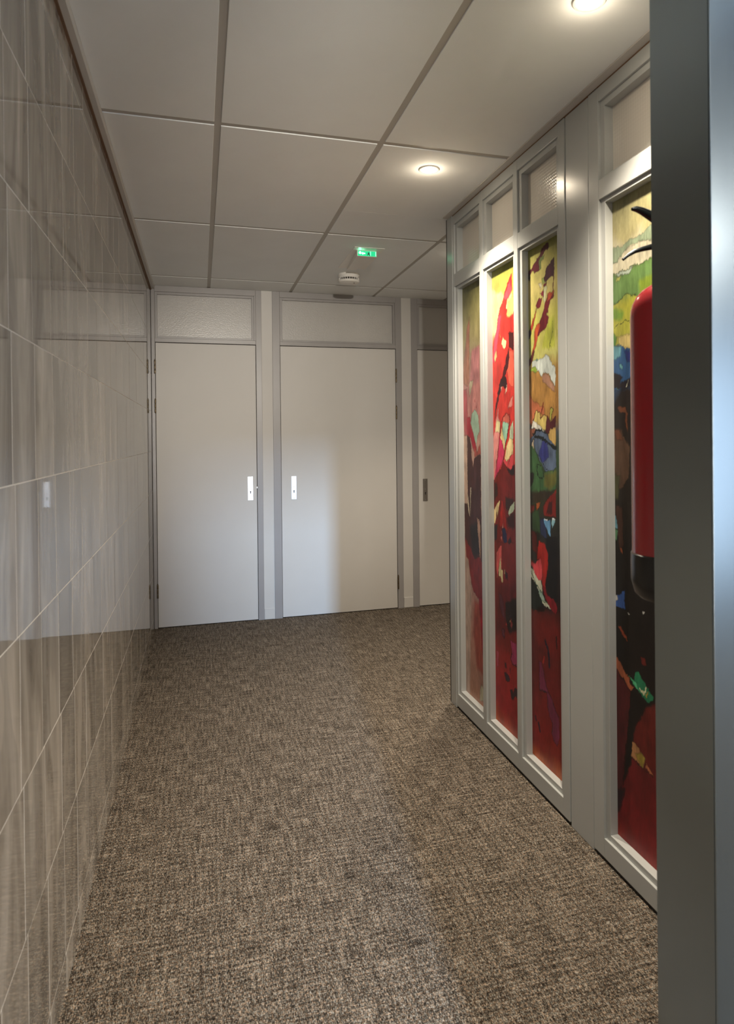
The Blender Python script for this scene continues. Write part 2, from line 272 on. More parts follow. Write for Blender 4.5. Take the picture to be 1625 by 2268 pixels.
PAINT = {
 1: [
  ('g',[(2212,(150,150,95)),(1991,(165,158,105)),(1891,(160,150,105)),(1791,(155,140,112)),(1691,(170,128,118)),(1546,(182,125,120)),(1401,(182,140,128)),(1098,(190,160,140)),(783,(175,140,128)),(421,(170,120,108)),(193,(165,120,105)),(-13,(185,130,100))]),
  ('p',(165,112,90),[(2206,1990),(2177,1945),(2157,1869),(2129,1781),(2120,1667),(2187,1650),(2203,1795),(2210,1952)],4.6),
  ('p',(176,118,120),[(2234,1825),(2337,1834),(2332,1650),(2206,1660)],11.0),
  ('p',(186,126,122),[(2182,1662),(2343,1649),(2329,1509),(2225,1468),(2177,1492)],6.6),
  ('p',(178,168,142),[(2194,1661),(2253,1674),(2229,1636),(2198,1597)],2.2),
  ('p',(170,75,82),[(2120,1639),(2163,1636),(2181,1413),(2138,1379),(2116,1505)],4.6),
  ('s',(140,30,40),8.0,[(2268,1576),(2270,1567)]),
  ('s',(140,30,40),7.0,[(2285,1546),(2284,1537)]),
  ('p',(165,35,55),[(2165,1492),(2207,1491),(2224,1457),(2212,1446),(2241,1419),(2263,1379),(2285,1341),(2273,1313),(2233,1345),(2211,1390),(2163,1395)],1.1),
  ('p',(155,182,162),[(2226,1506),(2267,1527),(2306,1503),(2327,1422),(2298,1401),(2285,1346),(2258,1385),(2236,1435),(2212,1457)],1.1),
  ('p',(195,165,148),[(2113,1402),(2163,1401),(2166,1060),(2117,1056)],2.3),
  ('p',(72,36,36),[(2163,1401),(2199,1394),(2216,1356),(2220,1300),(2237,1247),(2255,1290),(2301,1306),(2335,1307),(2334,1042),(2345,805),(2342,696),(2213,760),(2172,810),(2124,860),(2117,1056),(2166,1060),(2166,1276)],1.1),
  ('p',(165,80,70),[(2257,1345),(2291,1324),(2331,1357),(2335,1312),(2296,1306),(2255,1297)],2.2),
  ('p',(40,26,26),[(2188,949),(2293,983),(2312,833),(2219,795)],11.0),
  ('p',(205,190,165),[(2158,1116),(2173,1083),(2192,992),(2177,1009),(2163,1053)],0.9),
  ('p',(200,190,165),[(2198,1142),(2210,1143),(2206,1086),(2198,1006),(2195,1051)],0.9),
  ('p',(188,150,132),[(2282,998),(2316,993),(2320,932),(2325,776),(2307,843),(2292,928)],0.9),
  ('s',(120,100,50),4.2,[(2321,976),(2322,780)]),
  ('p',(130,32,34),[(2118,887),(2149,864),(2197,844),(2243,793),(2312,817),(2350,784),(2351,612),(2347,459),(2307,602),(2267,619),(2227,629),(2198,668),(2182,728),(2165,775),(2141,782)],1.6),
  ('p',(175,150,138),[(2122,768),(2159,774),(2181,710),(2204,646),(2185,370),(2164,45),(2103,68)],9.2),
  ('p',(155,75,65),[(2238,586),(2351,590),(2348,243),(2264,259),(2222,425)],15.4),
  ('p',(150,25,45),[(2296,610),(2357,624),(2349,286),(2324,409),(2310,515)],5.5),
  ('p',(178,172,148),[(2313,198),(2341,186),(2356,120),(2295,119),(2301,161)],1.1),
 ],
 2: [
  ('g',[(2205,(150,160,80)),(2126,(190,192,90)),(2054,(195,190,95)),(2037,(228,218,160)),(1848,(232,222,165)),(1808,(205,62,55)),(1289,(205,62,55)),(1249,(115,32,30)),(461,(118,32,30)),(359,(150,32,35)),(185,(150,28,38)),(130,(165,60,38)),(63,(190,105,52)),(-50,(200,120,60))]),
  ('p',(205,60,54),[(2696,2099),(2646,2059),(2602,1999),(2558,1947),(2532,1880),(2495,1813),(2464,1765),(2451,1243),(2709,1254),(2723,1927),(2656,1919),(2634,1963),(2653,1999),(2695,2029)],1.2),
  ('p',(222,85,98),[(2678,2076),(2612,2011),(2625,1988),(2662,1997),(2695,2029)],3.8),
  ('p',(228,208,125),[(2708,2011),(2653,1975),(2638,1927),(2670,1913),(2706,1921)],3.8),
  ('p',(215,75,100),[(2558,1936),(2586,1932),(2561,1865),(2509,1739),(2483,1742),(2516,1851)],6.0),
  ('p',(235,225,165),[(2599,1837),(2635,1810),(2626,1786),(2607,1780),(2584,1807)],0.8),
  ('p',(225,190,130),[(2525,1789),(2534,1757),(2518,1734),(2504,1756)],1.6),
  ('p',(222,140,80),[(2561,1855),(2580,1842),(2574,1829)],1.6),
  ('p',(72,28,30),[(2659,1844),(2708,1841),(2707,1760),(2662,1785)],1.2),
  ('p',(225,100,80),[(2658,1772),(2707,1756),(2703,1602),(2659,1625),(2637,1686)],5.7),
  ('p',(72,28,32),[(2658,1778),(2629,1736),(2610,1698),(2570,1632),(2540,1587),(2514,1533),(2502,1462),(2518,1512),(2559,1580),(2609,1656),(2647,1700),(2666,1738)],0.8),
  ('p',(56,32,36),[(2609,1662),(2627,1657),(2636,1630),(2636,1611),(2622,1604),(2594,1626),(2569,1607),(2545,1585),(2535,1589),(2575,1655)],0.8),
  ('p',(235,195,172),[(2638,1626),(2633,1595),(2616,1578),(2622,1604)],0.6),
  ('p',(232,165,150),[(2589,1622),(2584,1606),(2574,1599),(2574,1613)],0.6),
  ('p',(228,142,132),[(2698,1571),(2688,1529),(2666,1524),(2643,1519),(2662,1546)],0.8),
  ('p',(232,150,145),[(2548,1528),(2542,1481),(2561,1460),(2555,1399),(2529,1307),(2506,1200),(2471,1198),(2485,1389),(2517,1467)],0.8),
  ('p',(228,218,165),[(2527,1475),(2561,1458),(2550,1410),(2506,1420)],2.1),
  ('p',(215,110,95),[(2595,1479),(2633,1492),(2656,1479),(2655,1452),(2585,1457)],1.0),
  ('p',(166,216,190),[(2590,1461),(2651,1454),(2641,1419),(2616,1353),(2584,1405)],1.4),
  ('p',(238,222,160),[(2575,1434),(2589,1409),(2616,1359),(2602,1339),(2564,1385)],1.4),
  ('p',(212,60,100),[(2555,1385),(2583,1373),(2601,1329),(2586,1285),(2552,1257),(2522,1221),(2491,1199),(2533,1307)],3.0),
  ('p',(202,216,186),[(2696,1463),(2668,1438),(2654,1385),(2694,1377)],1.2),
  ('p',(238,216,160),[(2654,1389),(2694,1379),(2693,1321),(2629,1290),(2605,1299),(2630,1353)],1.6),
  ('p',(220,78,85),[(2591,1305),(2629,1290),(2697,1327),(2696,1261),(2655,1251),(2628,1266),(2591,1281)],2.0),
  ('s',(110,32,30),4.5,[(2638,1494),(2600,1485),(2576,1460),(2555,1399),(2534,1328),(2512,1256)]),
  ('s',(110,35,30),7.1,[(2656,1489),(2664,1458),(2640,1409),(2616,1359),(2601,1319),(2591,1289)]),
  ('s',(120,60,40),4.3,[(2684,1330),(2652,1290),(2628,1262)]),
  ('p',(116,32,30),[(2591,1289),(2619,1266),(2628,1258),(2655,1247),(2709,1273),(2702,943),(2443,906),(2450,1169),(2511,1212),(2561,1243)],0.8),
  ('p',(42,26,28),[(2619,1266),(2655,1251),(2701,1273),(2700,1224),(2646,1235)],3.0),
  ('p',(58,34,34),[(2491,1190),(2521,1184),(2529,1133),(2489,1099)],6.3),
  ('p',(56,32,30),[(2606,1129),(2698,1129),(2660,1071),(2614,1074)],6.0),
  ('p',(58,22,22),[(2623,1039),(2696,1068),(2699,997),(2641,997)],5.0),
  ('p',(45,40,48),[(2481,984),(2521,993),(2515,926),(2485,916)],4.2),
  ('p',(160,36,30),[(2563,1110),(2582,1111),(2605,1049),(2631,976),(2580,994),(2541,985),(2557,1064)],2.4),
  ('p',(228,204,152),[(2553,1109),(2543,1083),(2522,1028),(2518,1056),(2496,996),(2481,999),(2478,1052),(2524,1092)],0.6),
  ('p',(182,198,172),[(2702,1121),(2701,1083),(2646,1052),(2637,1060),(2661,1094)],0.6),
  ('p',(36,36,72),[(2575,981),(2603,985),(2621,961),(2621,931),(2602,921),(2583,936),(2574,961)],1.2),
  ('p',(44,30,40),[(2653,960),(2667,942),(2648,925),(2630,933)],1.2),
  ('p',(208,140,128),[(2585,1007),(2587,985),(2572,985)],0.6),
  ('p',(205,125,120),[(2565,976),(2572,973),(2564,960)],0.6),
  ('p',(205,120,115),[(2564,952),(2571,949),(2566,932),(2554,938)],0.6),
  ('p',(200,88,88),[(2549,909),(2568,912),(2563,878),(2561,797),(2551,783),(2532,792),(2516,750),(2507,787),(2508,864),(2529,885)],0.8),
  ('p',(210,198,152),[(2550,856),(2556,800),(2575,800),(2579,768),(2574,741),(2560,744),(2551,769),(2536,760),(2532,792),(2542,828)],0.8),
  ('s',(205,195,150),4.3,[(2594,801),(2594,785)]),
  ('p',(48,28,32),[(2599,798),(2627,793),(2626,763),(2603,765)],4.0),
  ('p',(95,26,28),[(2490,726),(2707,769),(2703,555),(2495,499)],24.0),
  ('p',(88,42,54),[(2529,685),(2558,683),(2590,615),(2594,574),(2566,595),(2542,624)],3.0),
  ('p',(38,24,24),[(2596,657),(2715,709),(2712,567),(2639,528),(2603,572)],8.0),
  ('p',(150,45,40),[(2604,580),(2617,564),(2594,554)],2.0),
  ('p',(115,42,42),[(2650,604),(2677,579),(2663,556),(2649,564)],2.0),
  ('s',(200,170,110),5.5,[(2645,593),(2645,585)]),
  ('s',(50,24,32),27.9,[(2574,526),(2578,505)]),
  ('s',(98,44,62),18.6,[(2574,524),(2578,509)]),
  ('p',(155,50,92),[(2643,501),(2706,502),(2717,416),(2673,402),(2651,427),(2665,452)],1.6),
  ('s',(60,25,40),4.1,[(2665,452),(2647,431),(2664,403),(2717,412)]),
  ('p',(165,60,80),[(2498,417),(2523,414),(2517,350),(2502,346)],3.2),
  ('p',(50,28,40),[(2585,388),(2599,393),(2604,372),(2589,371)],1.0),
  ('p',(52,30,46),[(2579,338),(2598,348),(2626,337),(2640,324),(2626,313),(2593,318)],1.0),
  ('s',(60,25,35),7.6,[(2641,376),(2645,365)]),
  ('p',(50,28,42),[(2643,288),(2666,292),(2675,279),(2693,317),(2720,308),(2719,273),(2697,275),(2679,265),(2674,251),(2656,251)],0.8),
 ],
 3: [
  ('g',[(2218,(160,165,90)),(2113,(196,192,105)),(1955,(205,192,120)),(1831,(192,190,95)),(1707,(190,190,115)),(1637,(172,130,72)),(1495,(165,120,65)),(1406,(80,85,90)),(1317,(60,85,60)),(1157,(50,52,36)),(1014,(40,40,36)),(745,(40,24,24)),(709,(85,28,26)),(619,(112,30,28)),(547,(92,26,26)),(402,(105,24,28)),(258,(125,26,28)),(158,(135,34,30)),(94,(170,80,38)),(22,(180,100,45))]),
  ('p',(95,28,40),[(3020,2143),(3023,2125),(3012,2115),(2987,2115),(2968,2101),(2953,2095),(2942,2081),(2957,2063),(2937,2050),(2903,2052),(2884,2062),(2860,2050),(2844,2061),(2884,2077),(2923,2098),(2954,2117),(2980,2136),(3013,2143)],0.7),
  ('p',(122,140,80),[(2950,2100),(2987,2098),(2979,2085),(2957,2077),(2956,2049),(2945,2051),(2942,2084)],1.4),
  ('p',(50,40,40),[(2836,2064),(2868,2051),(2863,2027),(2835,2040)],1.1),
  ('p',(70,26,40),[(3064,2071),(3063,1996),(3042,2008),(3014,1997),(2999,1986),(2985,1995),(2981,2011),(2996,2036),(3004,2048),(3029,2057)],0.7),
  ('s',(90,28,30),4.8,[(3060,2000),(3052,1971),(3055,1945)]),
  ('p',(150,165,90),[(2963,2005),(2981,2013),(2985,1991),(2970,1985)],1.7),
  ('p',(110,32,45),[(3006,1985),(2995,1976),(2977,1970),(2977,1980),(2988,1988)],0.7),
  ('p',(135,40,62),[(2980,1962),(2976,1942),(2958,1951),(2947,1957)],0.7),
  ('p',(125,38,50),[(2965,1939),(2950,1904),(2927,1901),(2912,1919),(2935,1936)],0.7),
  ('p',(165,62,40),[(2919,1905),(2907,1876),(2891,1839),(2871,1818),(2859,1833),(2888,1870)],1.1),
  ('p',(55,28,34),[(2867,1835),(2871,1813),(2854,1790),(2838,1796),(2847,1822)],0.7),
  ('p',(218,212,182),[(2933,1999),(2966,1986),(2958,1970)],0.7),
  ('p',(205,205,165),[(2984,1972),(3006,1974),(2994,1931),(2983,1912),(2976,1935)],1.4),
  ('p',(108,30,40),[(3062,1945),(3058,1927),(3034,1917),(3012,1889),(3011,1872),(2993,1867),(3018,1860),(3011,1832),(2989,1813),(2963,1805),(2932,1793),(2910,1795),(2926,1828),(2952,1851),(2983,1890),(2991,1918),(3016,1944)],0.7),
  ('p',(172,75,48),[(3062,1948),(3016,1948),(3001,1916),(3030,1921)],2.0),
  ('p',(178,80,48),[(2926,1846),(2948,1834),(2933,1809),(2925,1792),(2913,1763),(2893,1733),(2881,1720),(2869,1709),(2877,1735),(2897,1766),(2898,1796),(2902,1826)],1.1),
  ('p',(85,38,34),[(2889,1743),(2901,1736),(2884,1707),(2860,1679),(2836,1670),(2837,1703)],1.1),
  ('p',(172,178,72),[(3029,1847),(3060,1858),(3062,1730),(2961,1739),(2981,1790)],6.8),
  ('s',(100,105,45),2.5,[(3037,1733),(3016,1750),(3031,1768),(3012,1728)]),
  ('s',(90,110,50),2.4,[(3046,1835),(3049,1792),(3027,1752)]),
  ('p',(196,206,202),[(2876,1695),(2908,1696),(2946,1697),(2979,1707),(3008,1705),(3026,1688),(3040,1669),(3064,1653),(3066,1579),(3031,1613),(3011,1636),(2989,1648),(2971,1636),(2959,1626),(2948,1634),(2930,1654),(2903,1669),(2872,1676)],0.9),
  ('p',(110,140,130),[(2908,1699),(2919,1705),(2923,1694),(2911,1693)],0.9),
  ('p',(150,176,72),[(2860,1673),(2903,1671),(2922,1658),(2914,1652),(2860,1660)],1.1),
  ('p',(168,126,68),[(2844,1662),(2911,1650),(2930,1654),(2956,1626),(2974,1646),(2993,1644),(3066,1581),(3063,1448),(2840,1453)],0.9),
  ('p',(188,110,76),[(2842,1573),(2889,1534),(2975,1508),(2975,1480),(2904,1497),(2871,1447),(2839,1444)],5.4),
  ('p',(166,126,104),[(2967,1632),(2989,1645),(3055,1585),(3058,1563),(2995,1595),(2963,1615)],1.8),
  ('p',(202,182,108),[(2908,1500),(2934,1489),(2945,1463),(2971,1482),(2993,1472),(2985,1420),(2937,1429),(2880,1458)],0.9),
  ('s',(80,35,30),3.7,[(2880,1458),(2908,1500),(2934,1489),(2945,1460),(2971,1482),(2997,1472)]),
  ('p',(175,176,82),[(3026,1503),(3047,1496),(3021,1454),(3011,1458)],0.7),
  ('s',(70,45,30),3.0,[(3026,1503),(3047,1496),(3021,1454),(3011,1458),(3026,1503)]),
  ('s',(120,40,30),6.4,[(2968,1526),(2964,1507),(2945,1486)]),
  ('p',(82,34,40),[(3000,1476),(3018,1449),(3064,1470),(3063,1431),(3035,1411),(3024,1423),(2999,1402),(2981,1415)],1.1),
  ('p',(220,220,210),[(2880,1460),(2918,1446),(2955,1427),(2981,1415),(2948,1424),(2863,1429)],0.7),
  ('p',(194,162,98),[(3021,1423),(3063,1426),(3061,1354),(3009,1385),(3003,1402)],1.0),
  ('p',(86,102,128),[(2847,1411),(2918,1424),(2981,1415),(3009,1385),(3065,1354),(3064,1277),(3003,1252),(2971,1264),(2953,1282),(2923,1307),(2893,1352),(2846,1361)],1.1),
  ('p',(52,58,125),[(2966,1385),(2998,1362),(3008,1310),(2953,1290),(2923,1325)],5.4),
  ('p',(152,95,76),[(2839,1429),(2906,1421),(2878,1392),(2838,1379)],1.4),
  ('p',(194,178,152),[(2854,1348),(2886,1385),(2885,1341)],1.1),
  ('s',(28,34,38),11.8,[(2894,1396),(2936,1395),(2984,1374),(3065,1349)]),
  ('s',(30,35,40),8.3,[(2878,1398),(2910,1421),(2948,1424),(2988,1406)]),
  ('s',(30,34,38),3.3,[(2850,1361),(2878,1379),(2894,1385)]),
  ('p',(62,98,62),[(2830,1361),(2870,1352),(2904,1329),(2934,1281),(2971,1256),(3063,1265),(3062,1196),(3031,1187),(2987,1160),(2950,1135),(2912,1127),(2825,1109)],1.8),
  ('p',(98,98,48),[(2970,1247),(3063,1260),(3062,1217),(3006,1187),(2970,1203)],9.0),
  ('p',(52,44,34),[(2826,1169),(3052,1192),(3001,1152),(2950,1135),(2912,1127),(2825,1109)],7.2),
  ('p',(35,32,32),[(2835,1250),(2883,1243),(2874,1206),(2842,1185)],3.8),
  ('s',(24,38,28),4.2,[(2911,1282),(2945,1274),(2967,1247),(2955,1228),(2925,1234),(2910,1253),(2911,1282)]),
  ('s',(22,32,26),3.4,[(2904,1329),(2934,1313),(2971,1273),(3007,1263)]),
  ('p',(125,36,28),[(3062,1191),(3060,1088),(2967,1084),(2961,1118),(2998,1152)],2.5),
  ('p',(60,24,22),[(3008,1144),(3030,1142),(3029,1097),(2986,1096)],4.5),
  ('p',(155,82,42),[(2900,1126),(2935,1134),(2927,1112),(2903,1095)],1.4),
  ('p',(112,35,30),[(2841,1115),(2884,1111),(2872,1085),(2840,1083)],3.6),
  ('p',(48,72,46),[(2864,1091),(2919,1097),(2933,1039),(2936,1012),(2863,1017)],5.4),
  ('p',(42,50,80),[(2930,1065),(2971,1070),(2984,997),(2940,1002)],4.5),
  ('p',(105,158,202),[(2963,1066),(2982,1073),(2996,1069),(3014,1071),(3017,1032),(3013,1003),(3002,1007),(2985,1033),(2970,1052)],0.7),
  ('p',(142,192,208),[(3029,1082),(3053,1083),(3046,1061),(3031,1039),(3025,1059)],0.7),
  ('s',(225,230,235),5.1,[(2971,1068),(2989,1072)]),
  ('s',(225,230,235),4.9,[(3032,1080),(3050,1080)]),
  ('s',(130,150,170),3.1,[(3009,994),(3013,987)]),
  ('p',(82,24,22),[(2855,1011),(2902,1008),(2908,918),(2861,938)],4.8),
  ('p',(22,20,20),[(2977,996),(3069,1013),(3064,764),(3005,768),(2973,805),(2989,896)],2.7),
  ('p',(165,35,28),[(2924,980),(2969,971),(2997,933),(2989,875),(2973,823),(2969,783),(2947,799),(2945,870),(2930,913),(2903,899),(2908,945)],2.2),
  ('p',(135,35,28),[(2837,903),(2884,881),(2852,868)],2.7),
  ('p',(200,70,78),[(2844,886),(2884,878),(2930,915),(2945,888),(2944,820),(2898,822),(2867,853)],0.9),
  ('p',(200,204,184),[(2836,869),(2867,853),(2898,829),(2936,822),(2943,802),(2943,775),(2965,753),(2986,746),(3008,739),(3018,731),(3001,725),(2949,732),(2939,748),(2913,774),(2894,798),(2859,814),(2835,823)],0.7),
  ('p',(150,175,165),[(2905,782),(2943,777),(2968,752),(2942,747),(2920,761)],0.9),
  ('p',(26,33,33),[(2835,817),(2894,788),(2927,756),(2949,727),(2926,702),(2832,687)],1.1),
  ('s',(25,68,58),4.3,[(2847,849),(2890,797),(2943,777)]),
  ('s',(40,90,60),4.7,[(2938,744),(2964,744),(2987,751)]),
  ('p',(128,26,36),[(2943,795),(2969,801),(2987,772),(3033,769),(3064,747),(3050,714),(3008,733),(2972,760)],2.0),
  ('p',(30,18,18),[(2904,709),(2960,728),(2960,710),(2911,693)],3.6),
  ('s',(34,26,44),13.1,[(2965,590),(2983,571),(2994,545),(2996,497)]),
  ('s',(45,18,20),12.0,[(3052,628),(3054,595)]),
  ('s',(140,36,30),10.2,[(2953,524),(2949,505)]),
  ('p',(112,40,70),[(2911,493),(2930,499),(2952,461),(2966,413),(2987,394),(3015,378),(3043,344),(3067,328),(3072,253),(3051,218),(3027,225),(3013,246),(3021,284),(2993,308),(2979,347),(2976,393),(2954,389),(2916,383),(2910,439)],1.0),
  ('s',(50,20,34),3.4,[(2911,493),(2910,439),(2916,381),(2954,387),(2976,392),(2979,347),(2993,308),(3021,284),(3013,246),(3027,225),(3051,216)]),
  ('s',(50,20,34),3.3,[(2934,495),(2952,461),(2969,414),(3015,378),(3046,346),(3067,331)]),
  ('s',(58,26,38),13.8,[(2877,256),(2883,245)]),
  ('s',(54,26,40),14.4,[(2906,236),(2913,217)]),
 ],
 4: [
  ('g',[(2211,(185,182,135)),(2016,(190,182,132)),(1961,(205,198,170)),(1891,(105,135,75)),(1821,(165,165,62)),(1682,(160,160,65)),(1640,(55,90,130)),(1548,(40,55,80)),(1527,(34,27,26)),(1204,(36,30,26)),(921,(28,24,22)),(552,(26,20,19)),(352,(100,24,28)),(237,(118,24,30)),(137,(125,28,32)),(65,(150,50,38)),(-65,(170,75,45))]),
  ('p',(150,166,136),[(3430,2007),(3493,1998),(3553,2003),(3598,2010),(3653,2021),(3704,2038),(3703,1973),(3643,1977),(3598,1990),(3552,1989),(3505,1973),(3468,1954),(3429,1943)],0.7),
  ('p',(208,202,176),[(3429,1945),(3468,1954),(3505,1973),(3552,1982),(3598,1990),(3683,1963),(3682,1924),(3586,1918),(3551,1916),(3429,1919)],0.7),
  ('p',(178,192,176),[(3467,1916),(3551,1916),(3563,1909),(3528,1899),(3479,1905)],0.7),
  ('p',(102,134,76),[(3429,1919),(3479,1905),(3528,1899),(3551,1915),(3586,1916),(3643,1924),(3723,1929),(3721,1813),(3641,1822),(3596,1822),(3562,1825),(3532,1839),(3503,1838),(3478,1824),(3428,1819)],0.7),
  ('p',(128,150,52),[(3585,1870),(3722,1878),(3721,1807),(3584,1826)],7.8),
  ('s',(50,60,30),2.5,[(3433,1821),(3478,1827),(3498,1837),(3532,1839),(3550,1826),(3596,1821),(3650,1823)]),
  ('s',(70,90,40),2.0,[(3444,1917),(3485,1918),(3540,1919),(3586,1918),(3643,1922)]),
  ('p',(165,170,90),[(3470,1908),(3487,1904),(3482,1890),(3462,1896)],0.6),
  ('s',(48,60,30),2.4,[(3436,1726),(3477,1753),(3514,1757),(3540,1752)]),
  ('p',(88,132,62),[(3431,1734),(3467,1714),(3456,1682),(3431,1686)],3.8),
  ('p',(190,172,112),[(3472,1714),(3548,1712),(3548,1665),(3512,1669),(3476,1688)],4.5),
  ('p',(120,155,60),[(3433,1815),(3502,1788),(3497,1767),(3432,1768)],7.0),
  ('p',(48,84,128),[(3425,1686),(3488,1684),(3512,1672),(3637,1656),(3636,1582),(3523,1560),(3486,1543),(3423,1544)],1.1),
  ('p',(100,150,165),[(3425,1686),(3491,1681),(3485,1647),(3455,1636),(3425,1654)],4.5),
  ('p',(40,48,110),[(3505,1666),(3637,1649),(3636,1616),(3519,1629)],4.2),
  ('p',(88,142,162),[(3445,1593),(3470,1583),(3479,1568),(3449,1569)],1.4),
  ('p',(95,150,155),[(3454,1555),(3479,1551),(3464,1544)],1.1),
  ('p',(95,150,160),[(3480,1626),(3500,1614),(3495,1603),(3480,1610)],1.4),
  ('p',(34,28,36),[(3424,1606),(3455,1595),(3494,1581),(3479,1561),(3535,1578),(3546,1555),(3498,1542),(3423,1556)],2.2),
  ('s',(190,190,170),2.1,[(3528,1570),(3523,1562),(3515,1551)]),
  ('p',(105,62,42),[(3468,1492),(3510,1487),(3519,1458),(3521,1408),(3511,1416),(3507,1466),(3478,1471)],1.8),
  ('p',(88,66,52),[(3421,1420),(3484,1412),(3508,1380),(3529,1366),(3523,1259),(3482,1228),(3418,1209)],4.2),
  ('p',(105,64,45),[(3442,1417),(3477,1416),(3496,1380),(3462,1380)],4.2),
  ('p',(70,70,45),[(3419,1268),(3475,1271),(3464,1190),(3418,1179)],5.6),
  ('p',(108,160,178),[(3422,1138),(3458,1136),(3470,1111),(3462,1093),(3421,1083)],0.8),
  ('p',(88,132,96),[(3421,1080),(3465,1089),(3454,1056),(3421,1046)],1.2),
  ('p',(70,44,34),[(3448,1167),(3488,1164),(3491,1041),(3471,1031)],3.0),
  ('p',(160,88,55),[(3474,1036),(3486,1033),(3486,1016),(3474,1024)],0.7),
  ('p',(56,90,158),[(3418,849),(3469,885),(3496,901),(3493,869),(3498,840),(3476,843),(3418,834)],0.8),
  ('p',(205,205,200),[(3423,856),(3456,875),(3461,862),(3438,855)],0.6),
  ('s',(200,200,195),3.7,[(3512,836),(3519,833)]),
  ('p',(200,200,195),[(3589,863),(3600,856),(3598,850),(3589,852)],0.4),
  ('p',(155,72,45),[(3462,774),(3472,780),(3501,756),(3508,741),(3482,753)],0.9),
  ('p',(100,34,28),[(3578,714),(3591,719),(3604,695),(3580,690)],1.4),
  ('p',(86,30,33),[(3425,646),(3485,614),(3521,590),(3515,517),(3501,425),(3481,329),(3465,249),(3418,204)],2.2),
  ('p',(95,28,24),[(3593,558),(3706,629),(3703,405),(3575,387),(3535,425),(3550,495)],7.0),
  ('p',(165,92,62),[(3425,676),(3448,675),(3466,666),(3497,640),(3514,631),(3521,612),(3540,611),(3528,594),(3509,597),(3485,621),(3425,643)],0.9),
  ('p',(38,118,82),[(3509,636),(3540,631),(3552,660),(3566,662),(3579,645),(3612,629),(3636,610),(3631,598),(3605,588),(3578,597),(3556,610),(3533,623)],1.1),
  ('p',(85,180,130),[(3514,636),(3547,628),(3574,598),(3551,608)],1.1),
  ('s',(208,206,168),5.6,[(3574,610),(3590,605),(3601,629)]),
  ('s',(165,140,60),5.0,[(3608,618),(3601,605)]),
  ('p',(22,17,17),[(3523,591),(3600,577),(3573,525),(3542,485),(3524,364),(3492,306),(3475,269),(3501,425)],4.2),
  ('p',(165,118,78),[(3530,433),(3542,438),(3571,420),(3594,406),(3589,386),(3580,376),(3541,385),(3522,384)],0.8),
  ('p',(150,130,55),[(3544,398),(3571,416),(3594,405),(3582,379)],2.1),
  ('p',(175,105,72),[(3600,398),(3622,383),(3634,373),(3619,371),(3598,383)],0.6),
  ('s',(40,18,18),2.3,[(3522,383),(3580,375),(3611,370),(3632,369)]),
  ('p',(45,22,28),[(3419,226),(3489,268),(3464,190),(3443,165),(3417,151)],5.6),
 ],
}

# ================================================================== SETTING
H = 2.539; W = 1.593; XR = 3.3; YP = -1.985; YC = -4.445      # ceiling, partition face, far right, partition end, column front
LX, LY = 5.8, -9.1                                             # lobby extents behind the camera
fl = struct(box('floor', -0.1, LX, LY, 0.1, -0.06, 0.0, M_carpet), 'grey-brown woven loop carpet running down the corridor')

# ---- left wall: backing plus tiles
wl = struct(box('wall_left', -0.12, -0.006, LY, 0.1, 0.0, H, M_grout), 'left wall of beige vein-patterned stone tiles, stacked in columns')
ROWS = [0.0, 0.092, 0.410, 0.714, 1.017, 1.313, 1.605, 1.877, 2.150, 2.413, 2.503]
PITCH = 0.190; J = 0.0026; JV = 0.0042
random.seed(4)
tile_mesh = {}
for i in range(len(ROWS)-1):
    z0, z1 = ROWS[i]+J/2, ROWS[i+1]-J/2
    off = 0.06*(1.17-(z0+z1)/2)
    bm = bmesh.new(); bx(bm, -.004, .004, -(PITCH-JV)/2, (PITCH-JV)/2, -(z1-z0)/2, (z1-z0)/2)
    me = bpy.data.meshes.new('tile'); bmesh.ops.recalc_face_normals(bm, faces=bm.faces); bm.to_mesh(me); bm.free(); me.materials.append(M_tile)
    k0 = math.ceil((-4.75+3.53-off)/PITCH)
    k = k0
    while True:
        ya = -3.53+off+PITCH*k; yb = ya+PITCH
        if ya > -0.012: break
        dep = random.uniform(0.0, 0.0005)
        if yb > 0.0:      # cut piece in the corner
            o = box('tile', -.008+dep, dep, ya+JV/2, -0.002, z0, z1, M_tile, wl)
        else:
            o = bpy.data.objects.new('tile', me); COL.objects.link(o); at(o, (-.004+dep, (ya+yb)/2, (z0+z1)/2), wl)
        k += 1
# grout bed right behind the tile faces so the joints read pale
box('grout_bed', -0.0079, -0.0001, -4.75, -0.001, 0.0, 2.503, M_grout, wl)
# trim along the top of the tiles
t1 = struct(box('trim_1', 0.0, 0.026, -5.3, 0.0, H-0.030, H, M_trim), 'brown-grey ceiling edge trim above the tiled wall')
struct(box('trim_2', -0.004, 0.008, -5.3, 0.0, 2.503, 2.508, M_browngap), 'dark shadow gap between tiles and ceiling edge trim')

# ---- ceiling
ce = struct(box('ceiling', -0.12, LX, LY, 0.12, H+0.006, H+0.08, M_ceil), 'suspended ceiling of off-white tiles in a wide grid')
runX = [0.413, 1.025, 1.690, 2.30, 2.91]
crossY = [-0.335, -1.600, -2.812, -4.022, -5.232]
G = 0.012
xs = [(0.026, runX[0]-G)] + [(runX[i]+G, runX[i+1]-G) for i in range(4)] + [(runX[4]+G, XR)]
ys = [(crossY[0]+G*1.25, 0.0)] + [(crossY[i+1]+G*1.25, crossY[i]-G*1.25) for i in range(4)]
for (xa, xb) in xs:
    for (ya, yb) in ys:
        parts = []
        if xb <= W: parts.append((xa, xb, ya, yb))
        else:
            if yb > YP: parts.append((xa, xb, max(ya, YP-.02), yb))
            if xa < W-.05 and ya < YP: parts.append((xa, W-.03, ya, min(yb, YP-.022)))
        for (p0, p1, q0, q1) in parts:
            box('ceiling_tile', p0, p1, q0, q1, H-0.002, H+0.006, M_ceil, ce, .0015)
